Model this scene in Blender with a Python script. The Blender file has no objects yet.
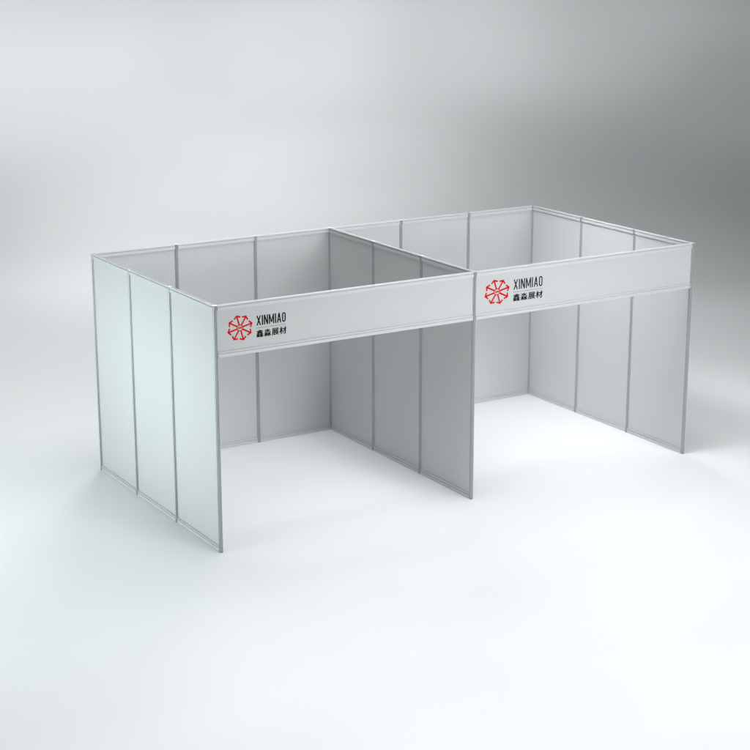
import bpy, bmesh, math, random
from mathutils import Vector, Matrix
R = math.radians
S = bpy.context.scene
C = S.collection

# ------------------------------------------------------------------ materials
def mat(name, col, rough, metal=0.0, grain=0.0, bump=0.0, scale=40.0, spec=0.5, stretch=None):
    m = bpy.data.materials.new(name); m.use_nodes = True
    nt = m.node_tree; b = nt.nodes['Principled BSDF']
    b.inputs['Base Color'].default_value = (*col, 1)
    b.inputs['Roughness'].default_value = rough
    b.inputs['Metallic'].default_value = metal
    b.inputs['Specular IOR Level'].default_value = spec
    tc = nt.nodes.new('ShaderNodeTexCoord')
    mp = nt.nodes.new('ShaderNodeMapping')
    if stretch: mp.inputs['Scale'].default_value = stretch
    nt.links.new(tc.outputs['Object'], mp.inputs['Vector'])
    if grain:
        n = nt.nodes.new('ShaderNodeTexNoise'); n.inputs['Scale'].default_value = scale
        n.inputs['Detail'].default_value = 4
        nt.links.new(mp.outputs['Vector'], n.inputs['Vector'])
        mx = nt.nodes.new('ShaderNodeMix'); mx.data_type = 'RGBA'
        mx.inputs[6].default_value = (*[c * (1 - grain) for c in col], 1)
        mx.inputs[7].default_value = (*[min(1, c * (1 + grain)) for c in col], 1)
        nt.links.new(n.outputs['Fac'], mx.inputs[0])
        nt.links.new(mx.outputs[2], b.inputs['Base Color'])
        mr = nt.nodes.new('ShaderNodeMapRange')
        mr.inputs['To Min'].default_value = rough - .05; mr.inputs['To Max'].default_value = rough + .05
        nt.links.new(n.outputs['Fac'], mr.inputs['Value'])
        nt.links.new(mr.outputs['Result'], b.inputs['Roughness'])
    if bump:
        n2 = nt.nodes.new('ShaderNodeTexNoise'); n2.inputs['Scale'].default_value = scale * 3
        nt.links.new(mp.outputs['Vector'], n2.inputs['Vector'])
        bp = nt.nodes.new('ShaderNodeBump'); bp.inputs['Strength'].default_value = bump
        bp.inputs['Distance'].default_value = .001
        nt.links.new(n2.outputs['Fac'], bp.inputs['Height'])
        nt.links.new(bp.outputs['Normal'], b.inputs['Normal'])
    return m

M_PANEL = mat('white_laminate', (.60, .608, .612), .45, 0, .02, .15, 55, .3)
M_RAIL = mat('satin_aluminium', (.64, .65, .655), .5, .1, .02, 0, 8, .5, (1, 1, 1))
M_POST = mat('anodised_aluminium', (.52, .535, .54), .38, .3, .03, 0, 6, .5, (8, 8, .5))
M_RED = mat('red_print', (.66, .004, .004), .8, spec=.08)
M_INK = mat('black_print', (.010, .007, .008), .8, spec=.08)
M_GREY = mat('grey_print', (.12, .12, .12), .8)
M_FLOOR = mat('white_studio_floor', (.80, .805, .81), .75, 0, .008, 0, .35, .12)
M_PAD = mat('black_plastic', (.05, .05, .05), .5)

# ------------------------------------------------------------------ helpers
def link(name, bm, m, parent=None, loc=(0, 0, 0), rz=0.0, smooth=False):
    me = bpy.data.meshes.new(name)
    bmesh.ops.recalc_face_normals(bm, faces=bm.faces)
    bm.to_mesh(me); bm.free(); me.materials.append(m)
    if smooth:
        for p in me.polygons: p.use_smooth = True
    o = bpy.data.objects.new(name, me); C.objects.link(o)
    o.location = loc; o.rotation_euler = (0, 0, rz)
    if parent: o.parent = parent
    return o

def extrude_profile(bm, prof, axis, a, b):
    """closed profile [(u,v)...] swept from a to b along axis ('x': u->y v->z ; 'z': u->x v->y)."""
    def P(u, v, t): return (t, u, v) if axis == 'x' else (u, v, t)
    A = [bm.verts.new(P(u, v, a)) for u, v in prof]
    B = [bm.verts.new(P(u, v, b)) for u, v in prof]
    n = len(prof)
    for i in range(n):
        bm.faces.new((A[i], A[(i + 1) % n], B[(i + 1) % n], B[i]))
    bm.faces.new(A[::-1]); bm.faces.new(B)

def box(bm, x0, x1, y0, y1, z0, z1):
    v = [bm.verts.new(p) for p in ((x0,y0,z0),(x1,y0,z0),(x1,y1,z0),(x0,y1,z0),(x0,y0,z1),(x1,y0,z1),(x1,y1,z1),(x0,y1,z1))]
    for f in ((3,2,1,0),(4,5,6,7),(0,1,5,4),(1,2,6,5),(2,3,7,6),(3,0,4,7)): bm.faces.new([v[i] for i in f])

H = 2.5          # height of the stand
PR = .020        # post radius (40 mm octagonal upright)

def post_profile():
    """octagonal upright with an undercut slot in each of its eight flats"""
    pts = []
    c = PR; half = c * math.tan(math.pi / 8); e = .0012
    for k in range(8):
        a = k * math.pi / 4
        d = Vector((math.cos(a), math.sin(a))); t = Vector((-d.y, d.x))
        seq = [(c - e*.4, -half + e), (c, -half + 2*e), (c, -.0046), (c - .0008, -.0038), (c - .0085, -.0038),
               (c - .0085, .0038), (c - .0008, .0038), (c, .0046), (c, half - 2*e), (c - e*.4, half - e)]
        for r, s in seq:
            q = d * r + t * s; pts.append((q.x, q.y))
    return pts

RH = .054        # rail height
RT = .0165       # rail half thickness
def rail_profile(flip=False):
    """beam section: (y, z) with z from 0 (bottom) to RH (top); a groove runs near the top of each face"""
    g0, g1, gd = RH - .0215, RH - .0135, .010
    side = [(RT - .0015, 0), (RT, .0015), (RT, g0), (RT - gd, g0 + .0006), (RT - gd, g1 - .0006), (RT, g1),
            (RT, RH - .0015), (RT - .0015, RH)]
    top = [(0.0065, RH), (0.0065, RH - .012), (-0.0065, RH - .012), (-0.0065, RH)]
    other = [(-y, z) for y, z in side[::-1]]
    return side + top + other

# ------------------------------------------------------------------ setting: one studio sweep (floor curving up into the wall)
YAW, PITCH, ROLL = .5513, .2671, -.0006
CAM = Vector((-6.8312, -14.0136, 6.0587))
FPX = 1676.82
def sweep():
    bm = bmesh.new()
    fx, fy = math.sin(YAW), math.cos(YAW)
    rx, ry = fy, -fx
    D0, RR, WH = 28.0, 16.0, 26.0
    prof = [(-26, 0), (-10, 0), (0, 0), (8, 0), (16, 0), (22, 0), (D0, 0)]
    for i in range(1, 41):
        a = i / 40 * math.pi / 2
        prof.append((D0 + RR * math.sin(a), RR - RR * math.cos(a)))
    prof.append((D0 + RR, WH))
    cols = [-60 + 120 * i / 24 for i in range(25)]
    grid = []
    for s in cols:
        row = []
        for d, z in prof:
            row.append(bm.verts.new((CAM.x + fx * d + rx * s, CAM.y + fy * d + ry * s, z)))
        grid.append(row)
    for i in range(len(cols) - 1):
        for j in range(len(prof) - 1):
            bm.faces.new((grid[i][j], grid[i + 1][j], grid[i + 1][j + 1], grid[i][j + 1]))
    o = link('floor', bm, M_FLOOR, smooth=True)
    o['kind'] = 'structure'
    return o
sweep()

# ------------------------------------------------------------------ the stand
stand = bpy.data.objects.new('exhibition_booth', None); C.objects.link(stand)
stand.location = (0, 0, 0); stand.empty_display_size = .3
stand['label'] = 'white two-bay exhibition booth of panels in grey aluminium posts, open front under two logo fascias'
stand['category'] = 'exhibition booth'

# posts -------------------------------------------------------------
def make_post():
    bm = bmesh.new()
    extrude_profile(bm, post_profile(), 'z', .004, H - .007)
    o = link('post', bm, M_POST, stand)
    # end cap of the upright
    bm = bmesh.new()
    ring = [(PR * 1.02 / math.cos(math.pi/8) * math.cos(math.pi/8 + k*math.pi/4), PR * 1.02 / math.cos(math.pi/8) * math.sin(math.pi/8 + k*math.pi/4)) for k in range(8)]
    extrude_profile(bm, ring, 'z', H - .007, H - .0025)
    c = link('post_cap', bm, M_POST, o)
    bm = bmesh.new()
    extrude_profile(bm, [(x * .9, y * .9) for x, y in ring], 'z', 0, .004)
    f = link('foot', bm, M_PAD, o)
    return o
def dup(o, parent, loc, rz=0.0):
    c = o.copy(); C.objects.link(c); c.parent = parent; c.location = loc; c.rotation_euler = (0, 0, rz)
    for ch in list(o.children):
        g = ch.copy(); C.objects.link(g); g.parent = c
    return c
spots = [(0, 0), (0, 1), (0, 2), (0, 3), (1, 3), (2, 3), (3, 3), (3, 2), (3, 1), (3, 0),
         (4, 3), (5, 3), (6, 3), (6, 2), (6, 1), (6, 0)]
p0 = make_post(); p0.location = (*spots[0], 0)
for x, y in spots[1:]:
    dup(p0, stand, (x, y, 0))

# wall panels, each with its two rails ------------------------------
def make_bay(L, z0, z1, name='wall_panel'):
    """panel with a rail above and below, along local +x from 0 to L between two posts"""
    a, b = PR - .0006, L - PR + .0006
    bm = bmesh.new()
    box(bm, a - .004, b + .004, -.002, .002, z0 + RH - .006, z1 - RH + .006)
    pn = link(name, bm, M_PANEL, stand)
    for nm, z in (('bottom_rail', z0), ('top_rail', z1 - RH)):
        bm = bmesh.new()
        extrude_profile(bm, [(y, z + q) for y, q in rail_profile()], 'x', a, b)
        link(nm, bm, M_RAIL, pn)
    return pn
bay = make_bay(1.0, .003, H - .004)
bays = [((0, 0), 90), ((0, 1), 90), ((0, 2), 90), ((0, 3), 0), ((1, 3), 0), ((2, 3), 0),
        ((3, 0), 90), ((3, 1), 90), ((3, 2), 90), ((3, 3), 0), ((4, 3), 0), ((5, 3), 0),
        ((6, 0), 90), ((6, 1), 90), ((6, 2), 90)]
bay.location = (0, 0, 0); bay.rotation_euler = (0, 0, R(90))
for (x, y), a in bays[1:]:
    dup(bay, stand, (x, y, 0), R(a))

# printed graphics ---------------------------------------------------
def stroke(bm, pts, w, y, d=.0006, closed=False):
    """polyline of width w in the x-z plane, as a thin raised film"""
    n = len(pts)
    segs = [(pts[i], pts[(i + 1) % n]) for i in range(n if closed else n - 1)]
    V = [Vector(p) for p in pts]
    L, Rr = [], []
    for i in range(n):
        if closed or 0 < i < n - 1:
            a = (V[i] - V[i - 1]).normalized(); b = (V[(i + 1) % n] - V[i]).normalized()
        elif i == 0: a = b = (V[1] - V[0]).normalized()
        else: a = b = (V[i] - V[i - 1]).normalized()
        na = Vector((-a.y, a.x)); nb = Vector((-b.y, b.x))
        m = (na + nb)
        m = m.normalized() if m.length > 1e-6 else na
        k = w / 2 / max(.35, m.dot(na))
        L.append(V[i] + m * k); Rr.append(V[i] - m * k)
    vt = lambda p, yy: bm.verts.new((p.x, yy, p.y))
    LF = [vt(p, y - d) for p in L]; RF = [vt(p, y - d) for p in Rr]
    LB = [vt(p, y) for p in L]; RB = [vt(p, y) for p in Rr]
    rng = range(n if closed else n - 1)
    for i in rng:
        j = (i + 1) % n
        bm.faces.new((LF[i], LF[j], RF[j], RF[i]))
        bm.faces.new((LF[i], LB[i], LB[j], LF[j])); bm.faces.new((RF[i], RF[j], RB[j], RB[i]))
    if not closed:
        bm.faces.new((LF[0], RF[0], RB[0], LB[0])); bm.faces.new((LF[-1], LB[-1], RB[-1], RF[-1]))

def emblem(parent, cx, cz, rw, rh, y):
    bm = bmesh.new()
    X = lambda r, a: (cx + rw * r * math.cos(a), cz + rh * r * math.sin(a))
    w = .110 * (rw + rh) / 2
    for k in range(8):
        a = R(22.5 + 45 * k - 7.5)
        stroke(bm, [X(.27, a), X(.95, a)], w * 1.08, y)
        # arrow head: two straight barbs running back from the tip
        tip = X(1.0, a)
        b1 = X(.86, a + R(18)); b2 = X(.86, a - R(18))
        stroke(bm, [b1, tip, b2], w * 1.05, y - .0002)
    ring = [X(.24, 2 * math.pi * i / 28) for i in range(28)]
    stroke(bm, ring, w * .6, y, closed=True)
    # monogram in the ring
    u = .115
    T = lambda px, pz: (cx + rw * px, cz + rh * pz)
    stroke(bm, [T(-.15, .08), T(-.04, -.08)], w * .5, y)
    stroke(bm, [T(-.15, -.08), T(-.04, .08)], w * .5, y)
    stroke(bm, [T(.01, -.08), T(.02, .08), T(.08, -.02), T(.14, .08), T(.15, -.08)], w * .5, y)
    return link('logo', bm, M_RED, parent)

GL = {  # condensed capitals: width, then limbs (x, z, x, z, weight) with level ends
 'X': (.50, [(0, 0, .50, 1, 1), (.50, 0, 0, 1, 1)]),
 'I': (.0, [(0, 0, 0, 1, 1)]),
 'N': (.44, [(0, 0, 0, 1, .95), (.44, 0, .44, 1, .95), (0, 1, .44, 0, .95)]),
 'M': (.60, [(0, 0, 0, 1, .95), (.60, 0, .60, 1, .95), (0, 1, .30, .16, .8), (.60, 1, .30, .16, .8)]),
 'A': (.46, [(0, 0, .23, 1, .95), (.46, 0, .23, 1, .95)]),
}
def limb(bm, x0, z0, x1, z1, w, y, d=.0006):
    f = [bm.verts.new((x, y - d, z)) for x, z in ((x0 - w/2, z0), (x0 + w/2, z0), (x1 + w/2, z1), (x1 - w/2, z1))]
    k = [bm.verts.new((v.co.x, y, v.co.z)) for v in f]
    bm.faces.new(f); bm.faces.new(k[::-1])
    for i in range(4): bm.faces.new((f[i], k[i], k[(i+1) % 4], f[(i+1) % 4]))

def lettering(parent, x0, x1, z0, z1, y):
    """XINMIAO in tall condensed capitals"""
    bm = bmesh.new()
    word = 'XINMIAO'; h = z1 - z0; gap = .30; wO = .38
    Wd = {**{k: v[0] for k, v in GL.items()}, 'O': wO}
    sw = .0135
    s = (x1 - x0 - sw) / (sum(Wd[c] for c in word) + gap * (len(word) - 1))
    x = x0 + sw / 2
    for c in word:
        if c == 'O':
            r = wO * s / 2; q = sw / 2; pts = []
            for i in range(7): a = math.pi * i / 6; pts.append((x + r + r * math.cos(a), z1 - r - q + r * math.sin(a)))
            for i in range(7): a = math.pi + math.pi * i / 6; pts.append((x + r + r * math.cos(a), z0 + r + q + r * math.sin(a)))
            stroke(bm, pts, sw * .95, y, closed=True)
        else:
            for k, (ax, az, bx, bz, wt) in enumerate(GL[c][1]):
                limb(bm, x + ax * s, z0 + az * h, x + bx * s, z0 + bz * h, sw * wt, y - k * .0002)
            if c == 'A': box(bm, x + .10 * s, x + .36 * s, y - .0011, y, z0 + .24 * h, z0 + .24 * h + sw * .7)
        x += (Wd[c] + gap) * s
    return link('lettering', bm, M_INK, parent)

def chinese(parent, x0, x1, z0, z1, y):
    cu = bpy.data.curves.new('company_name', 'FONT'); cu.body = '\u946b\u6dfc\u5c55\u6750'
    cu.size = 1; cu.space_character = 1.12; cu.extrude = 0; cu.resolution_u = 3
    t = bpy.data.objects.new('tmp_text', cu); C.objects.link(t)
    bpy.context.view_layer.update()
    me = bpy.data.meshes.new_from_object(t.evaluated_get(bpy.context.evaluated_depsgraph_get()))
    bpy.data.objects.remove(t)
    xs = [v.co.x for v in me.vertices]; ys = [v.co.y for v in me.vertices]
    ax, bx, ay, by = min(xs), max(xs), min(ys), max(ys)
    for v in me.vertices:
        v.co = Vector((x0 + (v.co.x - ax) / (bx - ax) * (x1 - x0), y - .0006, z0 + (v.co.y - ay) / (by - ay) * (z1 - z0)))
    # bold weight: the glyphs overprinted with a slight offset
    bm = bmesh.new()
    for k, (dx, dz) in enumerate(((-.0027, 0), (.0027, 0), (0, -.0016), (0, .0016))):
        m2 = me.copy(); m2.transform(Matrix.Translation((dx, -.00015 * k, dz))); bm.from_mesh(m2); bpy.data.meshes.remove(m2)
    bm.to_mesh(me); bm.free()
    me.materials.clear(); me.materials.append(M_INK)
    o = bpy.data.objects.new('company_name', me); C.objects.link(o); o.parent = parent
    return o

def small_line(parent, x0, x1, z, y):
    """hairline row of tiny illegible print between the two lines"""
    bm = bmesh.new(); rnd = random.Random(4); x = x0
    while x < x1 - .004:
        w = rnd.choice((.006, .008, .010, .007)); w = min(w, x1 - x)
        h = rnd.choice((.007, .009, .006))
        box(bm, x, x + w, y - .0006, y, z - .0045, z - .0045 + h * .55)
        if rnd.random() < .6: box(bm, x, x + .002, y - .0008, y, z - .0045, z + .0045)
        x += w + rnd.choice((.004, .006, .010))
    return link('small_print', bm, M_GREY, parent)

# fascias -------------------------------------------------------------
FZ0, FZ1 = 1.982, H - .004
def fascia(x0, label, lg, tx, zt, zc):
    a, b = PR - .0006, 3 - PR + .0006
    bm = bmesh.new()
    box(bm, a - .004, b + .004, -.004, .004, FZ0 + RH - .006, FZ1 - RH + .006)
    f = link('fascia_board', bm, M_PANEL, stand, (x0, 0, 0))
    f['label'] = label
    for nm, z in (('bottom_rail', FZ0), ('top_rail', FZ1 - RH)):
        bm = bmesh.new()
        extrude_profile(bm, [(y, z + q) for y, q in rail_profile()], 'x', a, b)
        link(nm, bm, M_RAIL, f)
    yf = -.0044
    emblem(f, lg[0], lg[1], lg[2], lg[3], yf)
    lettering(f, tx[0], tx[1], zt[0], zt[1], yf)
    small_line(f, tx[0], tx[1], (zt[0] + zc[1]) / 2, yf)
    chinese(f, tx[0] - .002, tx[1] + .004, zc[0], zc[1], yf)
    return f
fascia(0, 'fascia board with red emblem over the left bay', (.262, 2.246, .132, .124), (.440, .762), (2.246, 2.343), (2.128, 2.200))
fascia(3, 'fascia board with red emblem over the right bay', (.290, 2.248, .157, .130), (.503, .884), (2.245, 2.355), (2.120, 2.197))

# ------------------------------------------------------------------ lights
W = bpy.data.worlds.new('World'); S.world = W; W.use_nodes = True
WB = W.node_tree.nodes['Background']
WORLD = 0.0
WB.inputs['Color'].default_value = (.97, 1.0, 1.0, 1); WB.inputs['Strength'].default_value = WORLD

GOBO = {'streak_fill_wall': 2.3, 'streak_fill_floor': 7.1}
LIGHTS = [
 # kind, type, location, target, size, watts, colour, spread or cone
 ('backdrop_fill', 'AREA', (-1.42, 12.01, 10.00), (4.29, 23.76, 4.41), (4, 3), 132.15, (0.965, 1, 1.01), 55),  # added unseen lamps that brighten the backdrop zone by zone
 ('backdrop_fill', 'AREA', (-4.02, -0.48, 10.00), (0.78, 11.83, 0.34), (4, 3), 120.14, (0.965, 1, 1.01), 55),
 ('backdrop_fill', 'AREA', (2.14, 9.82, 10.00), (9.70, 20.43, 4.41), (4, 3), 25.26, (0.965, 1, 1.01), 55),
 ('backdrop_fill', 'AREA', (0.34, 5.05, 10.00), (7.52, 15.90, 1.65), (4, 3), 156.52, (0.965, 1, 1.01), 55),
 ('backdrop_fill', 'AREA', (3.91, 8.73, 10.00), (12.40, 18.77, 4.41), (4, 3), 43.73, (0.965, 1, 1.01), 55),
 ('backdrop_fill', 'AREA', (5.69, 7.63, 10.00), (15.10, 17.11, 4.41), (4, 3), 6.12, (0.965, 1, 1.01), 45),
 ('backdrop_fill', 'AREA', (-1.08, 5.93, 10.00), (5.17, 17.34, 1.65), (4, 3), 54.76, (0.965, 1, 1.01), 55),
 ('backdrop_fill', 'AREA', (4.61, 2.43, 10.00), (14.56, 11.57, 1.65), (4, 3), 29.05, (0.965, 1, 1.01), 45),
 ('backdrop_fill', 'AREA', (9.25, 5.45, 10.00), (20.50, 13.79, 4.41), (4, 3), 34.19, (0.965, 1, 1.01), 45),
 ('backdrop_patch_fill', 'SPOT', (0.83, 8.27, 9.50), (9.26, 19.53, 3.12), 0.9, 427.67, (0.965, 1, 1.01), 24),  # added unseen spots for the cloudy bright patches on the backdrop
 ('backdrop_patch_fill', 'SPOT', (2.00, 7.55, 9.50), (11.14, 18.37, 4.01), 0.9, 1574.82, (0.965, 1, 1.01), 20),
 ('backdrop_patch_fill', 'SPOT', (1.46, 4.37, 9.50), (10.72, 15.11, 0.48), 0.9, 1474.84, (0.965, 1, 1.01), 24),
 ('backdrop_patch_fill', 'SPOT', (3.41, 6.69, 9.50), (13.39, 16.98, 4.23), 0.9, 1516.40, (0.965, 1, 1.01), 26),
 ('backdrop_patch_fill', 'SPOT', (4.81, 5.83, 9.50), (15.65, 15.60, 4.23), 0.9, 2197.65, (0.965, 1, 1.01), 26),
 ('backdrop_patch_fill', 'SPOT', (0.94, -3.53, 9.50), (12.04, 6.08, 0.00), 0.9, 2279.21, (0.965, 1, 1.01), 20),
 ('front_softbox', 'AREA', (8.00, -18.00, 9.00), (3.00, 0.00, 1.00), (8, 5), 1517.76, (0.965, 1, 1.01), 180),
 ('floor_fill', 'SPOT', (-3.23, 0.38, 9.00), (-2.23, -0.62, 0.00), 0.9, 120.36, (0.93, 1, 0.995), 40),  # added unseen spots lifting areas of floor that came out dim
 ('floor_fill', 'SPOT', (-1.84, 4.09, 9.00), (-0.84, 3.09, 0.00), 1.2, 471.91, (0.93, 1, 0.995), 40),
 ('floor_fill', 'SPOT', (-0.43, -2.10, 9.00), (0.57, -3.10, 0.00), 1.2, 136.42, (0.93, 1, 0.995), 40),
 ('floor_fill', 'SPOT', (-0.70, 5.60, 9.00), (0.30, 4.60, 0.00), 0.9, 288.50, (0.93, 1, 0.995), 40),
 ('floor_fill', 'SPOT', (-3.33, -1.24, 9.00), (-2.33, -2.24, 0.00), 1.2, 527.75, (0.93, 1, 0.995), 40),
 ('floor_fill', 'SPOT', (0.57, -3.86, 9.00), (1.57, -4.86, 0.00), 1.2, 436.94, (0.93, 1, 0.995), 40),
 ('fascia_fill', 'AREA', (4.00, -12.00, 3.50), (3.50, 0.00, 2.20), (3, 1.5), 8.15, (0.965, 1, 1.01), 30),  # added unseen lamps brightening the fascias, not fittings of the stand
 ('fascia_fill', 'AREA', (8.00, -14.00, 3.50), (3.50, 0.00, 2.20), (3, 1.5), 4.71, (0.965, 1, 1.01), 30),
 ('left_softbox', 'AREA', (-10.00, -1.50, 6.00), (0.00, 1.50, 0.80), (6, 4), 53.21, (0.87, 1, 0.98), 120),
 ('left_softbox', 'AREA', (-5.00, 2.00, 1.50), (0.00, 1.50, 0.80), (5, 2.4), 71.00, (0.87, 1, 0.98), 120),
 ('left_low_fill', 'AREA', (-3.60, 1.50, 1.30), (0.00, 1.50, 1.80), (4, 1), 15.30, (0.87, 1, 0.98), 70),  # added low lamps lifting the outer left wall more than the floor
 ('left_low_fill', 'AREA', (-8.00, 0.00, 0.80), (0.00, 1.50, 2.20), (4, 1), 6.55, (0.87, 1, 0.98), 60),
 ('right_softbox', 'AREA', (10.00, -8.00, 4.00), (0.00, 1.00, 0.00), (5, 4), 47.77, (0.965, 1, 1.01), 120),
 ('right_softbox', 'AREA', (16.00, 10.00, 8.00), (0.00, 1.00, 0.00), (5, 4), 97.68, (0.965, 1, 1.01), 120),
 ('right_softbox', 'AREA', (8.00, 13.00, 8.00), (0.00, 1.00, 0.00), (5, 4), 351.72, (0.965, 1, 1.01), 120),
 ('bay_side_fill', 'AREA', (1.50, 1.00, 7.50), (6.00, 1.60, 1.80), (1.2, 1.2), 1.32, (0.965, 1, 1.01), 30),  # added unseen lamps lifting the right wall's inner face, not the divider
 ('bay_side_fill', 'AREA', (2.80, 1.50, 6.20), (6.00, 1.80, 2.20), (1.2, 1.2), 5.24, (0.965, 1, 1.01), 35),
 ('bay_side_fill', 'AREA', (3.20, 0.50, 6.50), (6.00, 1.20, 1.60), (1.2, 1.2), 8.18, (0.965, 1, 1.01), 45),
 ('overhead_softbox', 'AREA', (-2.00, -6.00, 8.00), (-2.00, -6.00, 0.00), (5, 5), 128.72, (0.965, 1, 1.01), 100),
 ('overhead_softbox', 'AREA', (2.00, 1.00, 9.00), (2.00, 1.00, 0.00), (5, 5), 327.94, (0.965, 1, 1.01), 180),
 ('overhead_softbox', 'AREA', (5.00, 1.00, 9.00), (5.00, 1.00, 0.00), (5, 5), 8.70, (0.965, 1, 1.01), 90),
 ('overhead_softbox', 'AREA', (7.00, -6.00, 8.00), (7.00, -6.00, 0.00), (5, 5), 121.16, (0.965, 1, 1.01), 90),
 ('bay_floor_fill', 'AREA', (1.20, -2.50, 7.00), (1.20, -2.50, 0.00), (1.8, 1.8), 7.55, (0.965, 1, 1.01), 70),  # added unseen lamps lifting the floor at the bays, not fittings of the stand
 ('bay_floor_fill', 'AREA', (1.20, 1.50, 6.50), (1.20, 1.50, 0.00), (1.8, 1.8), 1.21, (0.965, 1, 1.01), 35),
 ('bay_floor_fill', 'AREA', (1.50, 0.20, 6.50), (1.50, 0.20, 0.00), (1.8, 1.8), 5.45, (0.965, 1, 1.01), 35),
 ('bay_floor_fill', 'AREA', (4.30, 1.20, 6.50), (4.30, 1.20, 0.00), (1.8, 1.8), 5.10, (0.965, 1, 1.01), 45),
 ('bay_floor_fill', 'AREA', (4.50, -0.50, 7.00), (4.50, -0.50, 0.00), (1.8, 1.8), 16.53, (0.965, 1, 1.01), 60),
 ('streak_fill_wall', 'SPOT', (-6.00, -6.00, 11.00), (12.03, 16.65, 2.55), 0.15, 3000.00, (0.965, 1, 1.01), 46),  # added unseen spots throwing streaks over backdrop and floor
 ('streak_fill_floor', 'SPOT', (2.00, -14.00, 11.00), (0.48, -2.80, 0.00), 0.15, 500.00, (0.965, 1, 1.01), 60),
]
def gobo(l, seed, tilt, scale):
    # noise in an added lamp's strength, imitating soft cloudy streaks of light and half-light
    l.use_nodes = True; nt = l.node_tree; em = nt.nodes['Emission']
    tc = nt.nodes.new('ShaderNodeTexCoord'); mp = nt.nodes.new('ShaderNodeMapping')
    mp.inputs['Rotation'].default_value = (0, 0, tilt); mp.inputs['Location'].default_value = (seed, seed * .7, 0)
    mp.inputs['Scale'].default_value = scale
    nz = nt.nodes.new('ShaderNodeTexNoise'); nz.inputs['Scale'].default_value = 1; nz.inputs['Detail'].default_value = 1.5
    mr = nt.nodes.new('ShaderNodeMapRange'); mr.interpolation_type = 'SMOOTHSTEP'
    mr.inputs['From Min'].default_value = .36; mr.inputs['From Max'].default_value = .66
    nt.links.new(tc.outputs['Normal'], mp.inputs['Vector']); nt.links.new(mp.outputs['Vector'], nz.inputs['Vector'])
    nt.links.new(nz.outputs['Fac'], mr.inputs['Value']); nt.links.new(mr.outputs['Result'], em.inputs['Strength'])


for nm, ty, loc, tgt, sz, en, col, ang in LIGHTS:
    l = bpy.data.lights.new(nm, ty); l.energy = en; l.color = col
    if ty == 'AREA':
        l.shape = 'RECTANGLE'; l.size, l.size_y = sz; l.spread = R(ang)
    else:
        l.shadow_soft_size = sz; l.spot_size = R(ang); l.spot_blend = 1.0
    if nm.startswith('streak'): gobo(l, GOBO[nm], -.3 if 'wall' in nm else .1, (3.2, 10, 1) if 'wall' in nm else (6, 12, 1))
    o = bpy.data.objects.new(nm, l); C.objects.link(o); o.location = loc
    o.rotation_euler = (Vector(tgt) - Vector(loc)).to_track_quat('-Z', 'Y').to_euler()

# ------------------------------------------------------------------ camera
cd = bpy.data.cameras.new('camera'); cam = bpy.data.objects.new('camera', cd); C.objects.link(cam)
cd.sensor_width = 36; cd.sensor_fit = 'HORIZONTAL'; cd.lens = FPX / 750 * 36
cd.clip_start = .1; cd.clip_end = 400
c, s = math.cos(YAW), math.sin(YAW)
fw = Vector((s * math.cos(PITCH), c * math.cos(PITCH), -math.sin(PITCH)))
r = Vector((c, -s, 0)); u = r.cross(fw)
r2 = math.cos(ROLL) * r + math.sin(ROLL) * u; u2 = -math.sin(ROLL) * r + math.cos(ROLL) * u
cam.matrix_world = Matrix(((r2.x, u2.x, -fw.x, CAM.x), (r2.y, u2.y, -fw.y, CAM.y), (r2.z, u2.z, -fw.z, CAM.z), (0, 0, 0, 1)))
S.camera = cam

S.view_settings.view_transform = 'Standard'; S.view_settings.look = 'None'
S.view_settings.exposure = 0; S.view_settings.gamma = 1
S.cycles.max_bounces = 8; S.cycles.diffuse_bounces = 6
S.cycles.use_denoising = True
